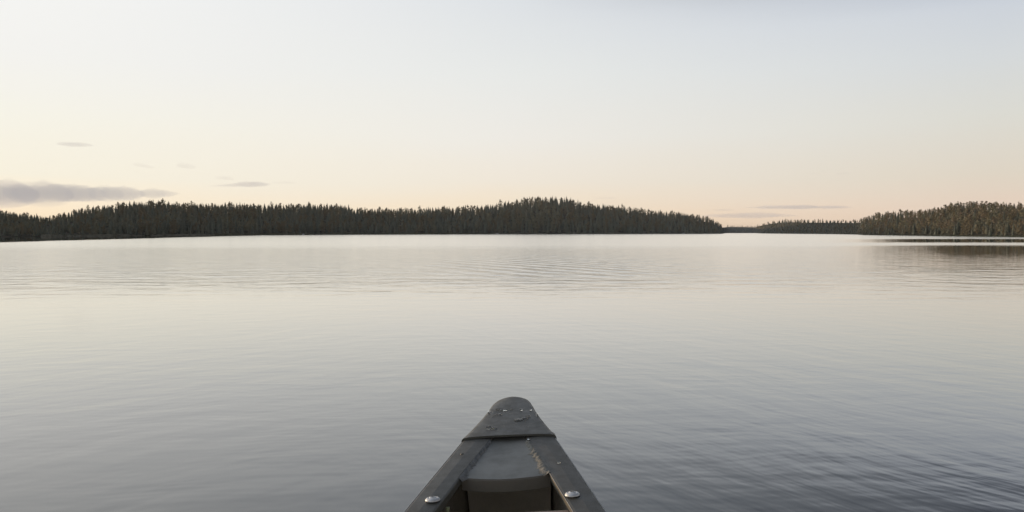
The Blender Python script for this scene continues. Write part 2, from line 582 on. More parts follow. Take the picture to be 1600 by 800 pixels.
for ri, t0_ in enumerate(rows):
    u = -900.0
    while u < 2300:
        infr = -40 < u < 1640
        sky_row = ri == len(rows) - 1
        step = (4.4 if sky_row else 5.6) if infr else 15.0
        small = 1 - 0.45 * smooth(1128, 1140, u) * (1 - smooth(1335, 1350, u))
        if infr and 1130 < u < 1345 and ri % 2 == 1:
            u += 6
            continue
        if not (infr or ri % 3 == 0 or sky_row):
            break_out = True
            u += 60
            continue
        y0, yr, zr_, th = ridge(u)
        var = random.gauss(0, 0.08)
        hh = th * (0.95 + var)
        if t0_ < 0.1:
            hh *= random.uniform(0.75, 1.0)
        if sky_row and random.random() < 0.10:
            hh *= random.uniform(1.08, 1.20)
        hh = max(2.0, hh)
        add_tree(u + random.uniform(-2.2, 2.2), max(0.012, t0_ + random.uniform(-.05, .05) if not sky_row else 1.0 + random.uniform(-.03, .02)),
                 hh, sky=sky_row, front=(ri == 0), ws=random.uniform(.85, 1.2) * (0.9 if 0 else 1))
        u += step * random.uniform(0.65, 1.35) * small * (1.1 if u > 1350 else 1.0)

# trees that stand out from the rest: (column, place on slope, scale of local height, kind, prototype, width, label)
SPEC = [
    (545, 1.0, 1.16, 'spruce', 0, .9, 'spruce that ends the left wood where the skyline steps down to the lower middle ridge'),
    (903, 1.0, 1.13, 'spruce', 2, .8, 'lone thin spruce on the skyline just right of the highest knoll'),
    (885, 1.0, 1.12, 'spruce', 0, 1.0, 'tall pointed spruce at the right shoulder of the highest knoll'),
    (863, 1.0, 1.12, 'spruce', 3, 1.0, 'tallest dense spruce on the very top of the highest knoll'),
    (795, 1.0, 1.14, 'spruce', 2, .8, 'slim spruce poking up where the middle ridge starts climbing to the knoll'),
    (485, 1.0, 1.13, 'spruce', 1, .9, 'pointed spruce rising above the level skyline of the left wood'),
    (240, 1.0, 1.18, 'spruce', 0, 1.0, 'broad spruce highest on the crest right of the grey cloud bank'),
    (248, 1.0, 1.16, 'spruce', 3, .9, 'dark spruce close beside the broad one highest on the left crest'),
    (42, 1.0, 1.20, 'spruce', 4, .8, 'ragged spruce at the left side of the dip in the left skyline'),
    (58, 1.0, 1.22, 'spruce', 2, .8, 'narrow ragged spruce in the dip of the left skyline'),
    (1114, 1.0, 1.28, 'spruce', 2, .9, 'last spruce standing clear at the right end of the long wooded point'),
    (1285, 1.0, 1.40, 'spruce', 2, .6, 'single thin tree sticking up from the far low hill'),
    (1346, 1.0, 1.12, 'spruce', 4, .9, 'pointed tree at the foot of the right hill beside the far low hill'),
    (1372, 1.0, 1.12, 'pine', None, 1.3, 'round topped pine low on the left flank of the right hill'),
    (1386, 1.0, 1.10, 'pine', None, 1.3, 'broad pine beside the spiky snag on the right hill'),
    (1395, 1.0, 1.24, 'spruce', 4, .7, 'spiky sparse tree poking above the left flank of the right hill'),
    (1406, 1.0, 1.18, 'pine', None, 1.1, 'ball crowned pine standing alone against the sky on the right hill'),
    (1485, 1.0, 1.14, 'pine', None, 1.1, 'dark pine at the bend where the right skyline climbs to its top'),
    (1521, 1.0, 1.10, 'spruce', 0, .9, 'highest spruce on the top of the right hill'),
    (58, .06, .8, 'birch', 8, .8, 'pale slender birch at the shore under the dip in the left skyline'),
    (270, .08, 1.0, 'birch', 8, .9, 'pale birch standing at the shore below the left crest'),
    (278, .18, .95, 'birch', 9, .9, 'birch with a pale bushy top just above the shoreline birch below the left crest'),
    (460, .10, .85, 'birch', 8, .6, 'thin pale birch on the shore of the left wood before the skyline step'),
    (490, .06, .7, 'birch', 9, .5, 'short slim pale birch near the water left of the skyline step'),
    (850, .50, .8, 'birch', 9, 1.0, 'pale rounded birch halfway up the slope under the highest knoll'),
    (876, .50, .9, 'birch', 8, .9, 'palest birch on the slope under the right shoulder of the knoll'),
    (935, .06, .55, 'birch', 9, 1.5, 'low rounded pale tree at the water below the right side of the knoll'),
    (1470, .55, .9, 'autumn', None, 1.1, 'brownish round tree midway up the right hill'),
    (1520, .60, .95, 'autumn', None, 1.3, 'broad reddish brown tree under the top of the right hill'),
    (1562, .6, .95, 'autumn', None, 1.2, 'brown crowned tree high on the slope near the right end of the hill'),
    (1512, .25, 1.0, 'birch', 8, 1.0, 'pale olive birch low on the slope of the right hill'),
    (1480, .30, 1.0, 'birch', 9, .9, 'light green birch standing in front of the brown tree on the right hill'),
]
for (u, t_, k, kd, pr, ws_, lb) in SPEC:
    y0, yr, zr_, th = ridge(u)
    add_tree(u, t_, th * k, kind=kd, proto=pr, ws=ws_, special=lb)

# the individually built ones: special trees, the skyline row and the nearest shore trees
SECT = [(-40, 40, 'on the far left skyline under the cloud bank'),
        (40, 92, 'in the dip of the left skyline'),
        (92, 140, 'on the skyline just right of the left dip'),
        (140, 200, 'on the left skyline below the cloud bank middle'),
        (200, 262, 'on the left crest beneath the cloud bank tip'),
        (262, 330, 'on the left crest between the two grey clouds'),
        (330, 400, 'on the left crest under the thin cloud strip'),
        (400, 470, 'on the left skyline below the faint trailing wisp'),
        (470, 550, 'just before the left skyline steps down'),
        (550, 660, 'on the lowest part of the middle ridge'),
        (660, 780, 'on the middle ridge climbing to the knoll'),
        (780, 850, 'on the left shoulder of the highest knoll'),
        (850, 905, 'on the top of the highest knoll'),
        (905, 970, 'just right of the highest knoll'),
        (970, 1040, 'midway down the slope right of the knoll'),
        (1040, 1131, 'on the lower end of the wooded point'),
        (1131, 1186, 'on the farthest strip of wood in the gap'),
        (1186, 1345, 'on the far low hill right of the gap'),
        (1345, 1420, 'low on the left flank of the right hill'),
        (1420, 1480, 'high on the left flank of the right hill'),
        (1480, 1545, 'on the highest part of the right hill'),
        (1545, 1640, 'on the right hill at the picture edge')]
NAMES = {'spruce': ('spruce_tree', 'dark pointed spruce'), 'pine': ('pine_tree', 'ragged round topped pine'),
         'birch': ('birch_tree', 'pale olive birch'), 'autumn': ('leafy_tree', 'brownish broad leafy tree')}
indiv, rest = [], []
skyc = [k for k in trees if k['sp'] is None and k['sky'] and -10 < k['u'] < 1610]
frc = [k for k in trees if k['sp'] is None and k['front'] and (0 < k['u'] < 170 or 1440 < k['u'] < 1600)]
room = 300 - len(SPEC)
skyc.sort(key=lambda k: -k['h'] / k['Y'])
frc.sort(key=lambda k: -k['h'] / k['Y'])
chosen = set(id(k) for k in (skyc[:room - min(40, len(frc))] + frc[:40]))
for k in trees:
    (indiv if (k['sp'] or id(k) in chosen) else rest).append(k)

pm = {}
for i, (kd, cv, cf, mk, tv, tf, bk) in enumerate(PROTO):
    pm[i] = (tri_mesh(kd + '_crown', cv, cf, [MATS[mk]]), tri_mesh(kd + '_trunk', tv, tf, [MATS[bk]]))
for k in indiv:
    nm, look = NAMES[k['kind']]
    root = empty(nm, (k['x'], k['Y'], k['z']), (0, 0, k['rz']))
    root.scale = (k['h'] * k['ws'], k['h'] * k['ws'], k['h'])
    link('crown', pm[k['p']][0], root)
    link('trunk', pm[k['p']][1], root)
    if k['sp']:
        tag(root, k['sp'], k['kind'] if k['kind'] != 'autumn' else 'leafy tree')
    else:
        cat = {'autumn': 'leafy tree'}.get(k['kind'], k['kind'] + ' tree')
        if k['front']:
            pl = ('at the water edge, far left' if k['u'] < 60 else 'at the water below the left skyline dip' if k['u'] < 110
                  else 'at the water below the cloud bank middle' if k['u'] < 800 else 'at the water under the rising right hill' if k['u'] < 1520
                  else 'at the water edge, far right')
            tag(root, look + ' ' + pl, cat, {'spruce': 'spruces', 'pine': 'pines', 'birch': 'birches', 'autumn': 'leafy trees'}[k['kind']] + ' ' + pl)
        else:
            for a, b_, pl in SECT:
                if a <= k['u'] < b_:
                    tag(root, look + ' ' + pl, cat, {'spruce': 'spruces', 'pine': 'pines', 'birch': 'birches', 'autumn': 'leafy trees'}[k['kind']] + ' ' + pl)
                    break


def forest(name, sel, label):
    VV, FF, MM = [], [], []
    off = 0
    for k in sel:
        kd, cv, cf, mk, tv, tf, bk = PROTO[k['p']]
        c, s_ = math.cos(k['rz']), math.sin(k['rz'])
        parts_ = [(cv, cf, mk)]
        if k['t'] < .06 and -40 < k['u'] < 1640:
            parts_.append((tv, tf, bk))
        for v, f_, m_ in parts_:
            hw = k['h'] * k['ws']
            W = np.empty_like(v, dtype=float)
            W[:, 0] = (v[:, 0] * c - v[:, 1] * s_) * hw + k['x']
            W[:, 1] = (v[:, 0] * s_ + v[:, 1] * c) * hw + k['Y']
            W[:, 2] = v[:, 2] * k['h'] + k['z']
            VV.append(W)
            FF.append(f_ + off)
            MM.append(np.full(len(f_), MKEYS.index(m_)))
            off += len(v)
    o = link(name, tri_mesh(name, np.vstack(VV), np.vstack(FF), list(MATS.values()), np.concatenate(MM)))
    tag(o, label, 'forest', kind='stuff')


forest('forest', [k for k in rest if k['u'] < 1131], 'dense dark conifer wood covering the long left and middle shore')
forest('forest', [k for k in rest if 1131 <= k['u'] < 1345], 'far low band of dark wood beyond the gap right of centre')
forest('forest', [k for k in rest if k['u'] >= 1345], 'mixed brownish green wood covering the hill on the right shore')

# ------------------------------------------------------------------ reeds and grass along the waterline
reed_m = pmat('dry_reeds', (0.25, 0.24, 0.19), 0.9, base2=(0.36, 0.34, 0.27), vscale=0.4, spec=0.1)
sedge_m = pmat('green_sedge', (0.14, 0.145, 0.09), 0.9, base2=(0.22, 0.21, 0.14), vscale=0.3, spec=0.1)


def reeds(name, u0, u1, step, hgt_, m_, label, cat, trange=(0.0, 0.02), wd=0.10):
    V, F = [], []
    u = u0
    while u < u1:
        dens = noise.noise(Vector((u * 0.025, 1.7, hgt_))) + 0.55
        if random.random() < dens * 1.4:
            y0, yr, _, _ = ridge(u)
            t_ = random.uniform(*trange)
            Yd = y0 + (yr - y0) * t_
            x0, y_, z_ = P(u + random.uniform(-1, 1), Yd, ground_z(u, t_) - 0.05)
            hh = hgt_ * random.uniform(.5, 1.15) * (0.6 + 0.6 * dens)
            for b_ in range(5):
                bx = x0 + random.uniform(-.3, .3)
                by = y_ + random.uniform(-.3, .3)
                a = random.uniform(-.8, .8)
                k = len(V)
                V += [(bx - wd * math.cos(a), by - wd * math.sin(a), z_), (bx + wd * math.cos(a), by + wd * math.sin(a), z_),
                      (bx + random.uniform(-.12, .12), by, z_ + hh * random.uniform(.7, 1.1))]
                F.append((k, k + 1, k + 2))
        u += step
    o = link(name, tri_mesh(name, V, F, [m_]))
    tag(o, label, cat, kind='stuff')


reeds('reed_bed', 66, 335, 0.10, 0.55, reed_m, 'low pale reeds along the water edge of the left shore', 'reeds', (-0.01, .015))
reeds('reed_bed', 335, 770, 0.16, 0.95, sedge_m, 'olive green sedge strip along the foot of the middle wood', 'reeds', (0, .04), .2)
reeds('reed_bed', 770, 1125, 0.16, 0.80, reed_m, 'pale reed strip along the foot of the knoll and wooded point', 'reeds', (0, .03), .2)
reeds('reed_bed', 1345, 1610, 0.16, 0.35, sedge_m, 'thin grassy edge along the right shore', 'reeds', (0, .02), .12)

# boulders on the waterline
rock_m = pmat('pale_granite', (0.42, 0.41, 0.38), 0.85, base2=(0.62, 0.6, 0.57), vscale=1.5, spec=0.2)


def boulder(u, r_, label):
    y0 = shore_Y(u)
    bm = bmesh.new()
    bmesh.ops.create_icosphere(bm, subdivisions=2, radius=1)
    for v in bm.verts:
        n_ = noise.noise(v.co * 1.3 + Vector((u, 0, 0)))
        v.co = Vector((v.co.x * 1.3, v.co.y, v.co.z * .75)) * (1 + .35 * n_) * r_
    me = bpy.data.meshes.new('boulder')
    bm.to_mesh(me)
    bm.free()
    me.materials.append(rock_m)
    o = link('boulder', me)
    x0, y_, z_ = P(u, y0 * 0.995, r_ * .35)
    o.location = (x0, y_, z_)
    tag(o, label, 'boulder')


boulder(777, 0.75, 'small white boulder at the waterline below the middle ridge left of the knoll')
boulder(1068, 0.8, 'small pale boulder at the waterline near the end of the wooded point')
boulder(474, 0.5, 'pale flat boulder at the waterline under the left wood')

# ------------------------------------------------------------------ clouds: real volumes over the far country
def cloud_mat(name, colr, dens):
    m_ = bpy.data.materials.new(name)
    m_.use_nodes = True
    t2 = NT(m_.node_tree)
    v = t2.n('ShaderNodeVolumePrincipled')
    v.inputs['Color'].default_value = colr + (1,)
    v.inputs['Density'].default_value = dens
    v.inputs['Anisotropy'].default_value = 0.0
    o2 = t2.n('ShaderNodeOutputMaterial')
    t2.t.links.new(v.outputs[0], o2.inputs['Volume'])
    return m_


CY = 14000.0
cm_dense = cloud_mat('cloud_grey', (0.86, 0.85, 0.88), 1 / 1050.0)
cm_thin = cloud_mat('cloud_thin', (0.88, 0.86, 0.87), 1 / 900.0)
cm_faint = cloud_mat('cloud_faint', (0.88, 0.85, 0.86), 1 / 2200.0)


def cloud(u0, u1, v0, v1, m_, label, seed, flat=0.35, rough_=.45, skew=0.0, tilt=0.0, depth=1500.0, pw=2.2):
    """long lens of vapour with a lumpy top; u = columns, v = rows above which it spans"""
    k = CY / FPX
    cx, cz = ((u0 + u1) / 2 - 800) * k, CAM_H + (HZ - (v0 + v1) / 2) * k
    ax, az = (u1 - u0) / 2 * k, (v1 - v0) / 2 * k
    V, F = [], []
    n1, n2 = 96, 20
    for i in range(n1 + 1):
        s_ = -1 + 2 * i / n1
        prof = max(0.0, 1 - abs(s_ - skew * (1 - s_ * s_)) ** pw) ** .8
        prof *= 0.75 + rough_ * noise.fractal(Vector((s_ * ax / 350.0, seed, 0)), .6, 2, 4)
        prof = max(0.0, prof) if 0 < i < n1 else 0.0
        for j in range(n2):
            a = j / n2 * math.tau
            yy, zz = math.cos(a), math.sin(a)
            lump = 1 + rough_ * 0.8 * noise.fractal(Vector((s_ * ax / 160.0, yy * 2, zz * 2 + seed)), .6, 2, 4)
            zz = zz * lump if zz > 0 else zz * (flat + .5 * rough_ * noise.noise(Vector((s_ * ax / 400., seed + 4, 1))) + .3)
            V.append((s_ * ax, yy * depth * prof * .6, az * prof * zz + tilt * s_ * az - az * .15))
    for i in range(n1):
        for j in range(n2):
            a, b_ = i * n2 + j, i * n2 + (j + 1) % n2
            F.append((a, b_, b_ + n2, a + n2))
    me = mesh('cloud', V, F, m_, smooth=True)
    o = link('cloud', me)
    o.location = (cx, CY, cz)
    tag(o, label, 'cloud')


cloud(-300, 284, 279, 318, cm_dense, 'long lumpy grey violet cloud bank low over the left skyline', 1.3, flat=.85, rough_=.5, skew=-.1, tilt=-.05, depth=1700, pw=3.6)
cloud(306, 424, 283, 295, cm_thin, 'thin grey cloud strip just right of the cloud bank tip', 4.4, rough_=.3, skew=.55, tilt=.35, depth=800)
cloud(424, 470, 283.5, 287.5, cm_faint, 'faint wisp trailing right of the thin grey cloud strip', 6.1, rough_=.3, depth=500)
cloud(92, 148, 221, 231, cm_thin, 'small flat grey cloud alone high above the cloud bank', 8.2, rough_=.3, depth=700)
cloud(217, 234, 254, 264, cm_faint, 'tiny left one of two faint cloud puffs above the cloud bank tip', 9.9, rough_=.5, depth=900)
cloud(277, 302, 253, 266, cm_faint, 'warmer right one of two faint cloud puffs above the cloud bank tip', 12.9, rough_=.5, depth=700)
cloud(335, 366, 274, 283, cm_faint, 'faint puff just above the thin grey cloud strip', 15.2, rough_=.5, depth=500)
cloud(1160, 1335, 319, 328, cm_thin, 'long thin mauve streak of cloud above the far low hill', 21.7, rough_=.3, depth=900)
cloud(1098, 1152, 325, 331, cm_faint, 'short faint streak left of the mauve streak over the gap', 23.7, rough_=.4, depth=700)
cloud(1085, 1250, 331, 342, cm_faint, 'low blue grey cloud band just over the gap in the hills', 26.1, rough_=.4, depth=1700)
cloud(925, 968, 307, 312, cm_faint, 'tiny faint streak just right of the knoll skyline', 28.1, rough_=.3, depth=500)
cloud(1262, 1282, 270, 273.5, cm_faint, 'tiny faint dash of cloud high above the far low hill', 31.1, rough_=.3, depth=600)
cloud(1306, 1326, 269, 273, cm_faint, 'tiny faint dash of cloud right of its twin high above the far hill', 33.1, rough_=.3, depth=600)

# ------------------------------------------------------------------ canoe
canoe = empty('canoe', (0.037, 2.2, 0.0))
canoe.rotation_mode = 'XYZ'
canoe.rotation_euler = (0, R(-3.0), R(-2.05))
tag(canoe, 'dark grey canoe seen from inside, its pointed bow aimed across the lake', 'canoe')
LEN = 4.7
WO = [(0, .030), (.06, .051), (.12, .056), (.19, .069), (.25, .084), (.34, .107), (.55, .152), (.72, .188), (1.0, .245), (1.4, .32),
      (1.8, .385), (2.35, .42)]
WI = [(0, .001), (.10, .010), (.30, .035), (.35, .043), (.43, .063), (.53, .088), (.64, .112), (.72, .130), (1.0, .188), (1.4, .264), (1.8, .33),
      (2.35, .365)]
ZR = [(0, .655), (.75, .580), (1.1, .548), (1.5, .518), (2.35, .49)]


def mir(s_):
    return s_ if s_ <= LEN / 2 else LEN - s_


def wo_(s_): return interp(WO, mir(s_))
def wi_(s_): return interp(WI, mir(s_))
def zr_(s_): return interp(ZR, mir(s_))


plastic = pmat('dark_grey_vinyl', (0.092, 0.087, 0.071), 0.5, base2=(0.106, 0.10, 0.083), vscale=14, bump=0.0003, bscale=420, rvar=.08, dust=.5)
capmat = pmat('dark_grey_cap_plastic', (0.086, 0.083, 0.069), 0.48, base2=(0.100, 0.097, 0.081), vscale=11, bump=0.0004, bscale=300, rvar=.10, dust=.35)
platem = pmat('scuffed_grey_plastic', (0.29, 0.28, 0.25), 0.55, base2=(0.21, 0.205, 0.18), vscale=16, bump=0.0003, bscale=260, rvar=.08, dust=.9)
hullm = pmat('green_black_hull', (0.022, 0.028, 0.024), 0.4, base2=(0.03, 0.036, 0.03), vscale=6, bump=0.0002, bscale=90)
innerm = pmat('olive_brown_inside', (0.30, 0.265, 0.21), 0.75, base2=(0.36, 0.32, 0.26), vscale=9, bump=0.0006, bscale=80)
lipm = pmat('brown_lip_edge', (0.15, 0.135, 0.108), 0.75, base2=(0.18, 0.16, 0.13), vscale=9, bump=0.0006, bscale=80)
glintm = pmat('pale_edge_glint', (0.36, 0.36, 0.35), 0.5, base2=(0.24, 0.24, 0.23), vscale=40)  # pale colour stands in for the sky highlight along the vinyl edge
steel = pmat('weathered_steel', (0.80, 0.80, 0.79), 0.42, base2=(0.55, 0.55, 0.54), vscale=90, metallic=.2, bump=0.0002, bscale=400)
seal_m = pmat('dried_mud_and_sealant', (0.15, 0.147, 0.13), 0.9, base2=(0.29, 0.28, 0.245), vscale=70, bump=0.001, bscale=160)
seal_d = pmat('grey_sealant', (0.15, 0.15, 0.14), 0.8, base2=(0.26, 0.255, 0.235), vscale=90, bump=0.001, bscale=160)
wood = pmat('pale_ash_wood', (0.36, 0.25, 0.18), 0.55, base2=(0.46, 0.34, 0.25), vscale=30)
cord_m = pmat('pale_green_cord', (0.30, 0.32, 0.16), 0.8, base2=(0.42, 0.42, 0.24), vscale=200)


def ring_bolt_lathe(prof, n=28):
    V, F = [], []
    for (r_, z_) in prof:
        for i in range(n):
            a = i / n * math.tau
            V.append((r_ * math.cos(a), r_ * math.sin(a), z_))
    for j in range(len(prof) - 1):
        for i in range(n):
            k = (i + 1) % n
            F.append((j * n + i, j * n + k, (j + 1) * n + k, (j + 1) * n + i))
    F.append(tuple(range((len(prof) - 1) * n, len(prof) * n)))
    return V, F


def strip(profile, s0, s1, ns):
    """sweep: profile(s) -> list of (x, z); closed section"""
    V, F = [], []
    n = None
    for i in range(ns + 1):
        s_ = s0 + (s1 - s0) * i / ns
        pr = profile(s_)
        n = len(pr)
        V += [(x_, -s_, z_) for x_, z_ in pr]
    for i in range(ns):
        for j in range(n):
            a, b_ = i * n + j, i * n + (j + 1) % n
            F.append((a, b_, b_ + n, a + n))
    F.append(tuple(range(n))[::-1])
    F.append(tuple(range(ns * n, ns * n + n)))
    return V, F


# hull: outer and inner skins joined under the gunwales
def stem(s_):
    m_ = mir(s_)
    return -0.10 + 0.735 * max(0.0, 1 - m_ / 0.62) ** 2.2


V, F = [], []
NS, NA = 110, 18
svals = [0.015 + (LEN - 0.03) * (0.5 - 0.5 * math.cos(math.pi * i / NS)) for i in range(NS + 1)]
for inner in (0, 1):
    for s_ in svals:
        wt_ = max(0.004, (wo_(s_) - .022) - (0.006 if inner else 0))
        zt, zb = zr_(s_) - 0.010, min(stem(s_), zr_(s_) - 0.04) + (.008 if inner else 0)
        for j in range(NA + 1):
            a = -math.pi / 2 + math.pi * j / NA
            xx = wt_ * math.copysign(abs(math.sin(a)) ** .62, math.sin(a))
            zz = zt - (zt - zb) * (abs(math.cos(a)) ** .75)
            if inner:
                zz = max(zz, min(.035, zt))
            V.append((xx, -s_, zz))
nn = (NS + 1) * (NA + 1)
midx = []
for inner in (0, 1):
    for i in range(NS):
        for j in range(NA):
            a = inner * nn + i * (NA + 1) + j
            f_ = (a, a + 1, a + NA + 2, a + NA + 1)
            F.append(f_ if inner else f_[::-1])
            midx.append(inner)
for i in range(NS):
    for j in (0, NA):
        a = i * (NA + 1) + j
        F.append((a, a + NA + 1, a + NA + 1 + nn, a + nn))
        midx.append(1)
link('hull', mesh('hull', V, F, [hullm, innerm], smooth=True, midx=midx), canoe)

for sg in (-1, 1):
    def rail(s_):
        a, b_, z_ = wi_(s_), wo_(s_), zr_(s_)
        c = (a + b_) / 2
        pts = [(a, z_ - .016), (a, z_ - .003), (a + .0015, z_ - .0008), (a + .004, z_), (c, z_ + .0012), (b_ - .005, z_), (b_ - .0015, z_ - .001),
               (b_, z_ - .004), (b_, z_ - .022), (b_ - .004, z_ - .022), (b_ - .006, z_ - .012), (a + .003, z_ - .012)]
        pts = [(sg * x_, zz) for x_, zz in pts]
        return pts if sg < 0 else pts[::-1]
    V, F = strip(rail, .10, LEN - .10, 140)
    g = link('gunwale', mesh('gunwale', V, F, plastic, smooth=False), canoe)

    def bead(s_, e=wo_, off=0.0004, r_=0.0013, dz=-.0022):
        x_, z_ = e(s_) + off, zr_(s_) + dz
        return [(sg * (x_ + r_ * math.cos(k * math.tau / 6)), z_ + r_ * math.sin(k * math.tau / 6)) for k in range(6)]
    V, F = strip(bead, .345, LEN - .345, 120)
    link('edge_glint', mesh('edge_glint', V, F, glintm, smooth=True), g)  # thin added strip that draws the edge highlight as colour
    if sg > 0:
        V, F = strip(lambda s_: bead(s_, wi_, -.0002, .0008, -.0014), .548, 1.9, 60)
        link('edge_glint', mesh('edge_glint', V, F, glintm, smooth=True), g)

# bow cap: one moulded piece with a rounded nose, a crowned top and skirts
CW = [(0.004, .010), (0.008, .017), (.015, .0255), (.03, .0350), (.06, .0455), (.09, .052), (.12, .0575), (.16, .065), (.19, .071), (.25, .086), (.305, .101), (.335, .1115)]
V, F = [], []
ss = [0.004, .006, .009, .013, .018, .026, .038, .05, .07, .09, .11, .13, .15, .17, .19, .21, .23, .25, .27, .29, .305, .320, .332, .3362, .337]
prof = [(-1.0, -.030), (-1.0, -.008), (-.985, -.003), (-.95, 0.0), (-.85, .0016), (-.6, .0028), (-.3, .0034), (0, .0036), (.3, .0034), (.6, .0028), (.85, .0016),
        (.95, 0.0), (.985, -.003), (1.0, -.008), (1.0, -.030)]
for s_ in ss:
    w_ = interp(CW, s_)
    nose = 0.034 * max(0, 1 - s_ / .05) ** 2.2
    crease = -0.0012 * math.exp(-((s_ - .145) / .012) ** 2)
    flare = 0.0
    for x_, z_ in prof:
        bow_ = 0.002 * abs(x_) ** 8 * smooth(.30, .33, s_)
        V.append((x_ * (w_ + flare), -s_ - bow_, zr_(s_) + .004 + z_ - nose + crease - .010 * x_ * x_ * max(0, 1 - s_ / .10)))
npf = len(prof)
for i in range(len(ss) - 1):
    for j in range(npf - 1):
        a = i * npf + j
        F.append((a, a + npf, a + npf + 1, a + 1))
# rear lip: thickness of the moulding
k0 = len(V)
last = (len(ss) - 1) * npf
for j in range(npf):
    x_, y_, z_ = V[last + j]
    V.append((x_ * .975, y_ + .0005, z_ - .0045 if 1 < j < npf - 2 else z_))
for j in range(npf - 1):
    F.append((last + j, k0 + j, k0 + j + 1, last + j + 1))
caplip = len(F)
k1 = len(V)
for j in range(npf):
    x_, y_, z_ = V[k0 + j]
    V.append((x_, y_ + .04, z_))
for j in range(npf - 1):
    F.append((k0 + j, k1 + j, k1 + j + 1, k0 + j + 1))
F.append(tuple(range(npf)))
bc = mesh('bow_cap', V, F, capmat, smooth=True)
for p_ in bc.polygons[caplip - npf + 1:]:
    p_.use_smooth = False
link('bow_cap', bc, canoe)

# recessed deck plate between the gunwales and its dark hanging lip
V, F = [], []
NP, NQ = 14, 12
for i in range(NP + 1):
    for j in range(NQ + 1):
        x_ = -1 + 2 * j / NQ
        s_ = .28 + (.538 + .012 * (1 - x_ * x_) - .28) * i / NP
        z_ = zr_(s_) - .006 - .002 * (1 - x_ * x_) + .0006 * noise.noise(Vector((x_ * 3, s_ * 30, 0)))
        if i == NP:
            z_ -= .0015
        V.append((x_ * (wi_(s_) + .002), -s_, z_))
for i in range(NP):
    for j in range(NQ):
        a = i * (NQ + 1) + j
        F.append((a, a + NQ + 1, a + NQ + 2, a + 1))
plate = link('deck_plate', mesh('deck_plate', V, F, platem, smooth=True), canoe)
edge = [V[NP * (NQ + 1) + j] for j in range(NQ + 1)]
V2, F2 = [], []
for x_, y_, z_ in edge:
    V2 += [(x_, y_ - .0005, z_ - .0002), (x_, y_ - .0022, z_ - .003), (x_, y_ - .0022, z_ - .026), (x_, y_ + .004, z_ - .026)]
for j in range(NQ):
    for k in range(3):
        a = j * 4 + k
        F2.append((a, a + 4, a + 5, a + 1))
link('hanging_lip', mesh('hanging_lip', V2, F2, lipm), plate)
# bulkhead closing the space under the deck further in
bs = .44
bw = wi_(bs) + .03
V = [(-bw, -bs, zr_(bs) - .02), (bw, -bs, zr_(bs) - .02), (bw * .7, -bs, .06), (-bw * .7, -bs, .06),
     (-bw, -bs + .01, zr_(bs) - .02), (bw, -bs + .01, zr_(bs) - .02), (bw * .7, -bs + .01, .06), (-bw * .7, -bs + .01, .06)]
F = [(0, 1, 2, 3), (7, 6, 5, 4), (0, 4, 5, 1), (1, 5, 6, 2), (2, 6, 7, 3), (3, 7, 4, 0)]
link('bulkhead', mesh('bulkhead', V, F, innerm), canoe)


def ragged(sg, s0, s1, w0, w1, m_, seed, lift=.0015):
    V, F = [], []
    n = 90
    for i in range(n + 1):
        f = i / n
        s_ = s0 + (s1 - s0) * f
        nz = noise.fractal(Vector((s_ * 60, seed, 0)), .7, 2, 4)
        nz2 = noise.fractal(Vector((s_ * 45, seed + 7, 3)), .7, 2, 4)
        wd = (w0 + (w1 - w0) * f) * max(.12, 1 + 1.1 * nz)
        a = wi_(s_) + .0015 + .0010 * nz2
        z_ = zr_(s_)
        V += [(sg * (a + .001), -s_, z_ - .001), (sg * (a - .0005), -s_, z_ + lift * (.5 + abs(nz2))), (sg * (a - wd * .5), -s_, z_ - .0045 + lift * abs(nz)),
              (sg * (a - wd), -s_, z_ - .0085)]
    for i in range(n):
        for k in range(3):
            a = i * 4 + k
            f_ = (a, a + 4, a + 5, a + 1)
            F.append(f_ if sg > 0 else f_[::-1])
    o = link('sealant_strip', mesh('sealant_strip', V, F, m_, smooth=True), canoe)
    return o


so = ragged(1, .345, .55, .007, .022, seal_m, 2.0)
so['label'] = 'pale crusty strip along the right edge of the deck plate'
so = ragged(-1, .345, .56, .005, .012, seal_d, 5.0)
so['label'] = 'grey ragged strip along the left edge of the deck plate'

# bolts: washer-like domed heads with a driver recess
bprof = [(.0145, 0), (.0147, .0014), (.0138, .0034), (.0118, .0052), (.0096, .0058), (.0090, .0040), (.0078, .0040), (.0070, .0068), (.0050, .0074),
         (.0034, .0070), (.0030, .0030)]
for (x_, s_) in ((-.1362, .664), (.1340, .666)):
    V, F = ring_bolt_lathe(bprof)
    bo = link('bolt', mesh('bolt', V, F, steel, smooth=True), canoe)
    bo.location = (x_, -s_, zr_(s_) + .0008)
    bo.rotation_euler = (R(-5.7), 0, 0)
    V, F = [], []
    for k in range(2):
        a = .4 + k * math.pi / 2
        c, sn = math.cos(a), math.sin(a)
        kk = len(V)
        for z_ in (.0070, .0077):
            for px, py in ((-.0042, -.0006), (.0042, -.0006), (.0042, .0006), (-.0042, .0006)):
                V.append((px * c - py * sn, px * sn + py * c, z_ + k * .0002))
        F += [(kk, kk + 1, kk + 5, kk + 4), (kk + 1, kk + 2, kk + 6, kk + 5), (kk + 2, kk + 3, kk + 7, kk + 6), (kk + 3, kk, kk + 4, kk + 7), (kk + 4, kk + 5, kk + 6, kk + 7)]
    link('driver_recess', mesh('driver_recess', V, F, plastic), bo)
for (x_, s_) in ((-.1010, .428),):
    V, F = ring_bolt_lathe([(.0042, 0), (.0040, .0012), (.0026, .0022), (.001, .0024)], 14)
    rv = link('rivet', mesh('rivet', V, F, plastic, smooth=True), canoe)
    rv.location = (x_, -s_, zr_(s_) + .0004)


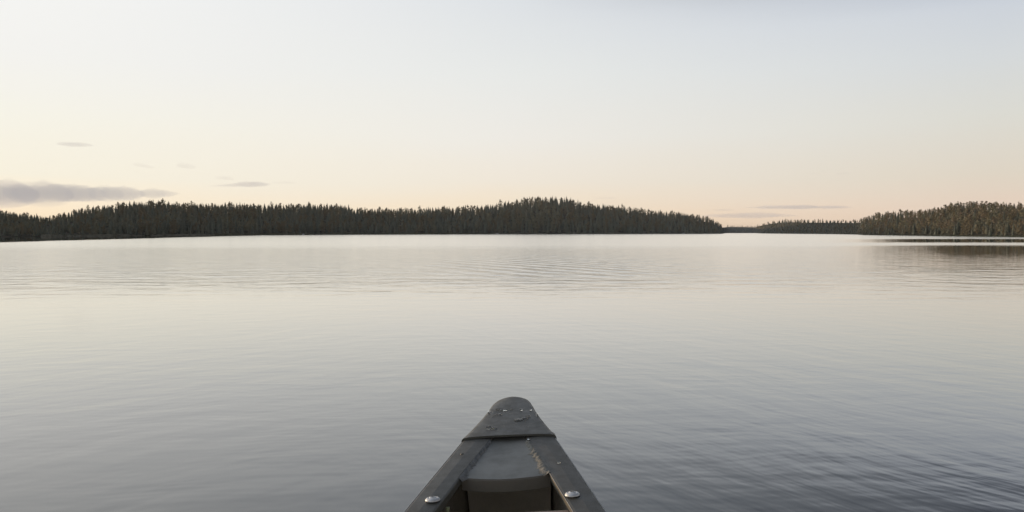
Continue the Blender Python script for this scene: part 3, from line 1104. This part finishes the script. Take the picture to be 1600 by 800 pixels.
# wooden thwart between the gunwales, and a second and third one with the seat behind the view
def board(name, s0, s1, drop, th, m_, parent, tilt=0.0, crown=0.0):
    V, F = [], []
    n = 16
    for i in range(n + 1):
        f = -1 + 2 * i / n
        sm = (s0 + s1) / 2
        hw = wi_(sm) + .012
        dy = tilt * f
        pr = [(s0, -th), (s0 + .0, -.003), (s0 + .003, 0), ((s0 + s1) / 2, .001), (s1 - .003, 0), (s1, -.003), (s1, -th)]
        for s_, z_ in pr:
            V.append((f * hw, -s_ + dy, zr_(sm) - drop + z_ + crown * (1 - f * f)))
    m = 7
    for i in range(n):
        for j in range(m):
            a, b_ = i * m + j, i * m + (j + 1) % m
            F.append((a, b_, b_ + m, a + m))
    F.append(tuple(range(m))[::-1])
    F.append(tuple(range(n * m, n * m + m)))
    return link(name, mesh(name, V, F, m_, smooth=False), parent)


board('thwart', .685, .740, .016, .018, wood, canoe, tilt=.003)
board('seat_board', 2.30, 2.60, .06, .02, wood, canoe)
board('thwart', 3.3, 3.36, .016, .018, wood, canoe)
board('seat_board', 3.75, 4.0, .06, .02, wood, canoe)

# short end of cord standing up in the left corner
bm = bmesh.new()
ptsc = [Vector((-.118, -.660, .530)), Vector((-.1135, -.657, .550)), Vector((-.1105, -.655, .562)), Vector((-.1090, -.653, .571))]
ringp = None
for i, p in enumerate(ptsc):
    rr_ = .0046 - .0003 * i
    rg = [bm.verts.new(p + Vector((rr_ * (1 + .15 * math.sin(3 * k)) * math.cos(k * math.tau / 10), rr_ * math.sin(k * math.tau / 10), .001 * math.sin(k * 2)))) for k in range(10)]
    if ringp:
        for k in range(10):
            bm.faces.new((ringp[k], ringp[(k + 1) % 10], rg[(k + 1) % 10], rg[k]))
    ringp = rg
bm.faces.new(ringp)
me = bpy.data.meshes.new('cord_end')
bm.to_mesh(me)
bm.free()
me.materials.append(cord_m)
cord = link('cord_end', me)
bpy.context.view_layer.update()
cord.matrix_world = canoe.matrix_world.copy()
tag(cord, 'stubby pale green cord end poking up inside the canoe beside the left gunwale', 'cord')

# ------------------------------------------------------------------ drops of water on the canoe
dm = bpy.data.materials.new('water_drop')
dm.use_nodes = True
t = NT(dm.node_tree)
b = t.n('ShaderNodeBsdfPrincipled')
b.inputs['Base Color'].default_value = (0.95, 0.97, 0.97, 1)
b.inputs['Roughness'].default_value = 0.02
b.inputs['IOR'].default_value = 1.333
b.inputs['Transmission Weight'].default_value = 1.0
o_ = t.n('ShaderNodeOutputMaterial')
t.t.links.new(b.outputs[0], o_.inputs[0])


def cap_z(x_, s_):
    w_ = interp(CW, s_)
    a = min(1, abs(x_) / w_)
    zz = float(np.interp(a, [0, .3, .6, .85, .95, .985, 1.0], [.0036, .0034, .0028, .0016, 0, -.003, -.008]))
    return zr_(s_) + .004 + zz - 0.034 * max(0, 1 - s_ / .05) ** 2.2 - 0.0012 * math.exp(-((s_ - .145) / .012) ** 2)


def drop(x_, s_, rx, ry, hz, label, on='cap', seed=0, rot=0.0, group=None):
    bm = bmesh.new()
    bmesh.ops.create_icosphere(bm, subdivisions=3, radius=1)
    for v in bm.verts:
        k = 1 + .28 * noise.noise(Vector((v.co.x * 1.2, v.co.y * 1.2, seed * 3.1)))
        c, sn = math.cos(rot), math.sin(rot)
        px, py = v.co.x * rx * k, v.co.y * ry * k
        v.co = Vector((px * c - py * sn, px * sn + py * c, max(-.10, v.co.z) * hz))
    for f_ in bm.faces:
        f_.smooth = True
    me = bpy.data.meshes.new('water_drop')
    bm.to_mesh(me)
    bm.free()
    me.materials.append(dm)
    o = link('water_drop', me)
    z_ = cap_z(x_, s_) if on == 'cap' else zr_(s_) + .0012
    o.matrix_world = canoe.matrix_world @ __import__('mathutils').Matrix.Translation((x_, -s_, z_ + .0001))
    tag(o, label, 'water drop', group)


drop(-.050, .285, .0085, .0065, .0062, 'large bright elongated water drop at the left rear of the bow cap', seed=1)
drop(-.038, .290, .0085, .0040, .0034, 'flat tail drop touching the right side of the large left rear drop', seed=2)
drop(.021, .236, .0115, .0105, .0030, 'widest flat water blob on the right half of the bow cap', seed=3)
drop(.037, .226, .0095, .0075, .0030, 'curved water blob joining the right end of the widest blob', seed=4, rot=.6)
drop(.045, .208, .0060, .0048, .0034, 'small bright drop just above the right end of the blobs on the cap', seed=5)
drop(-.034, .140, .0060, .0055, .0034, 'bright drop at the left end of the row across the cap', seed=6)
drop(-.025, .151, .0070, .0045, .0030, 'second drop from the left in the row across the cap', seed=7, rot=-.5)
drop(-.015, .1575, .0065, .0052, .0030, 'third drop from the left in the row across the cap', seed=8)
drop(.001, .150, .0040, .0050, .0022, 'faint middle drop in the row across the cap', seed=9)
drop(.026, .158, .0042, .0062, .0036, 'bright drop right of the middle in the row across the cap', seed=10)
drop(.0500, .157, .0030, .0050, .0030, 'drop at the right end of the row across the cap', seed=11)
drop(-.0366, .189, .0028, .0040, .0022, 'tiny left one of two specks below the row on the cap', seed=12)
drop(-.027, .186, .0040, .0042, .0030, 'bright right one of two specks below the row on the cap', seed=13)
drop(-.0555, .160, .0050, .0120, .0040, 'long drop clinging to the left rim of the bow cap', seed=14)
drop(.066, .195, .0040, .0120, .0030, 'long drop clinging to the right rim of the bow cap', seed=15)
drop(.112, .502, .0048, .0036, .0024, 'single flat drop on the right gunwale ahead of the bolt', on='rail', seed=16)
drop(.0455, .358, .0030, .0045, .0024, 'small drop on the right gunwale just behind the bow cap', on='rail', seed=17)
for i in range(16):
    x_, s_ = random.uniform(-.055, .06), random.choice([random.uniform(.13, .20), random.uniform(.20, .31)])
    drop(x_, s_, random.uniform(.0012, .0022), random.uniform(.0014, .0024), .0012, 'tiny water speck scattered on the bow cap among the larger drops', seed=40 + i,
         group='tiny water specks on the bow cap')
print('trees', len(trees), 'indiv', len(indiv))

# ------------------------------------------------------------------ thin evening haze over the lake
hm = bpy.data.materials.new('haze')
hm.use_nodes = True
t = NT(hm.node_tree)
v_ = t.n('ShaderNodeVolumePrincipled')
v_.inputs['Color'].default_value = (1.0, 1.0, 1.0, 1)
v_.inputs['Density'].default_value = 0.00008
o_ = t.n('ShaderNodeOutputMaterial')
t.t.links.new(v_.outputs[0], o_.inputs['Volume'])
HB, HT = 9400.0, 48.0
hv = [(x_, y_, z_) for z_ in (-12.0, HT) for x_, y_ in ((-HB, -HB), (HB, -HB), (HB, HB), (-HB, HB))]
hf = [(3, 2, 1, 0), (4, 5, 6, 7), (0, 1, 5, 4), (1, 2, 6, 5), (2, 3, 7, 6), (3, 0, 4, 7)]
tag(link('haze', mesh('haze', hv, hf, hm)), 'thin even evening haze over the lake and the wooded shores', 'haze', kind='stuff')
allz = [v[2] for v in gv]
print('ground z', min(allz), max(allz), 'x', max(abs(v[0]) for v in gv), 'y', max(v[1] for v in gv), 'tree top', max(k['z'] + k['h'] for k in trees))
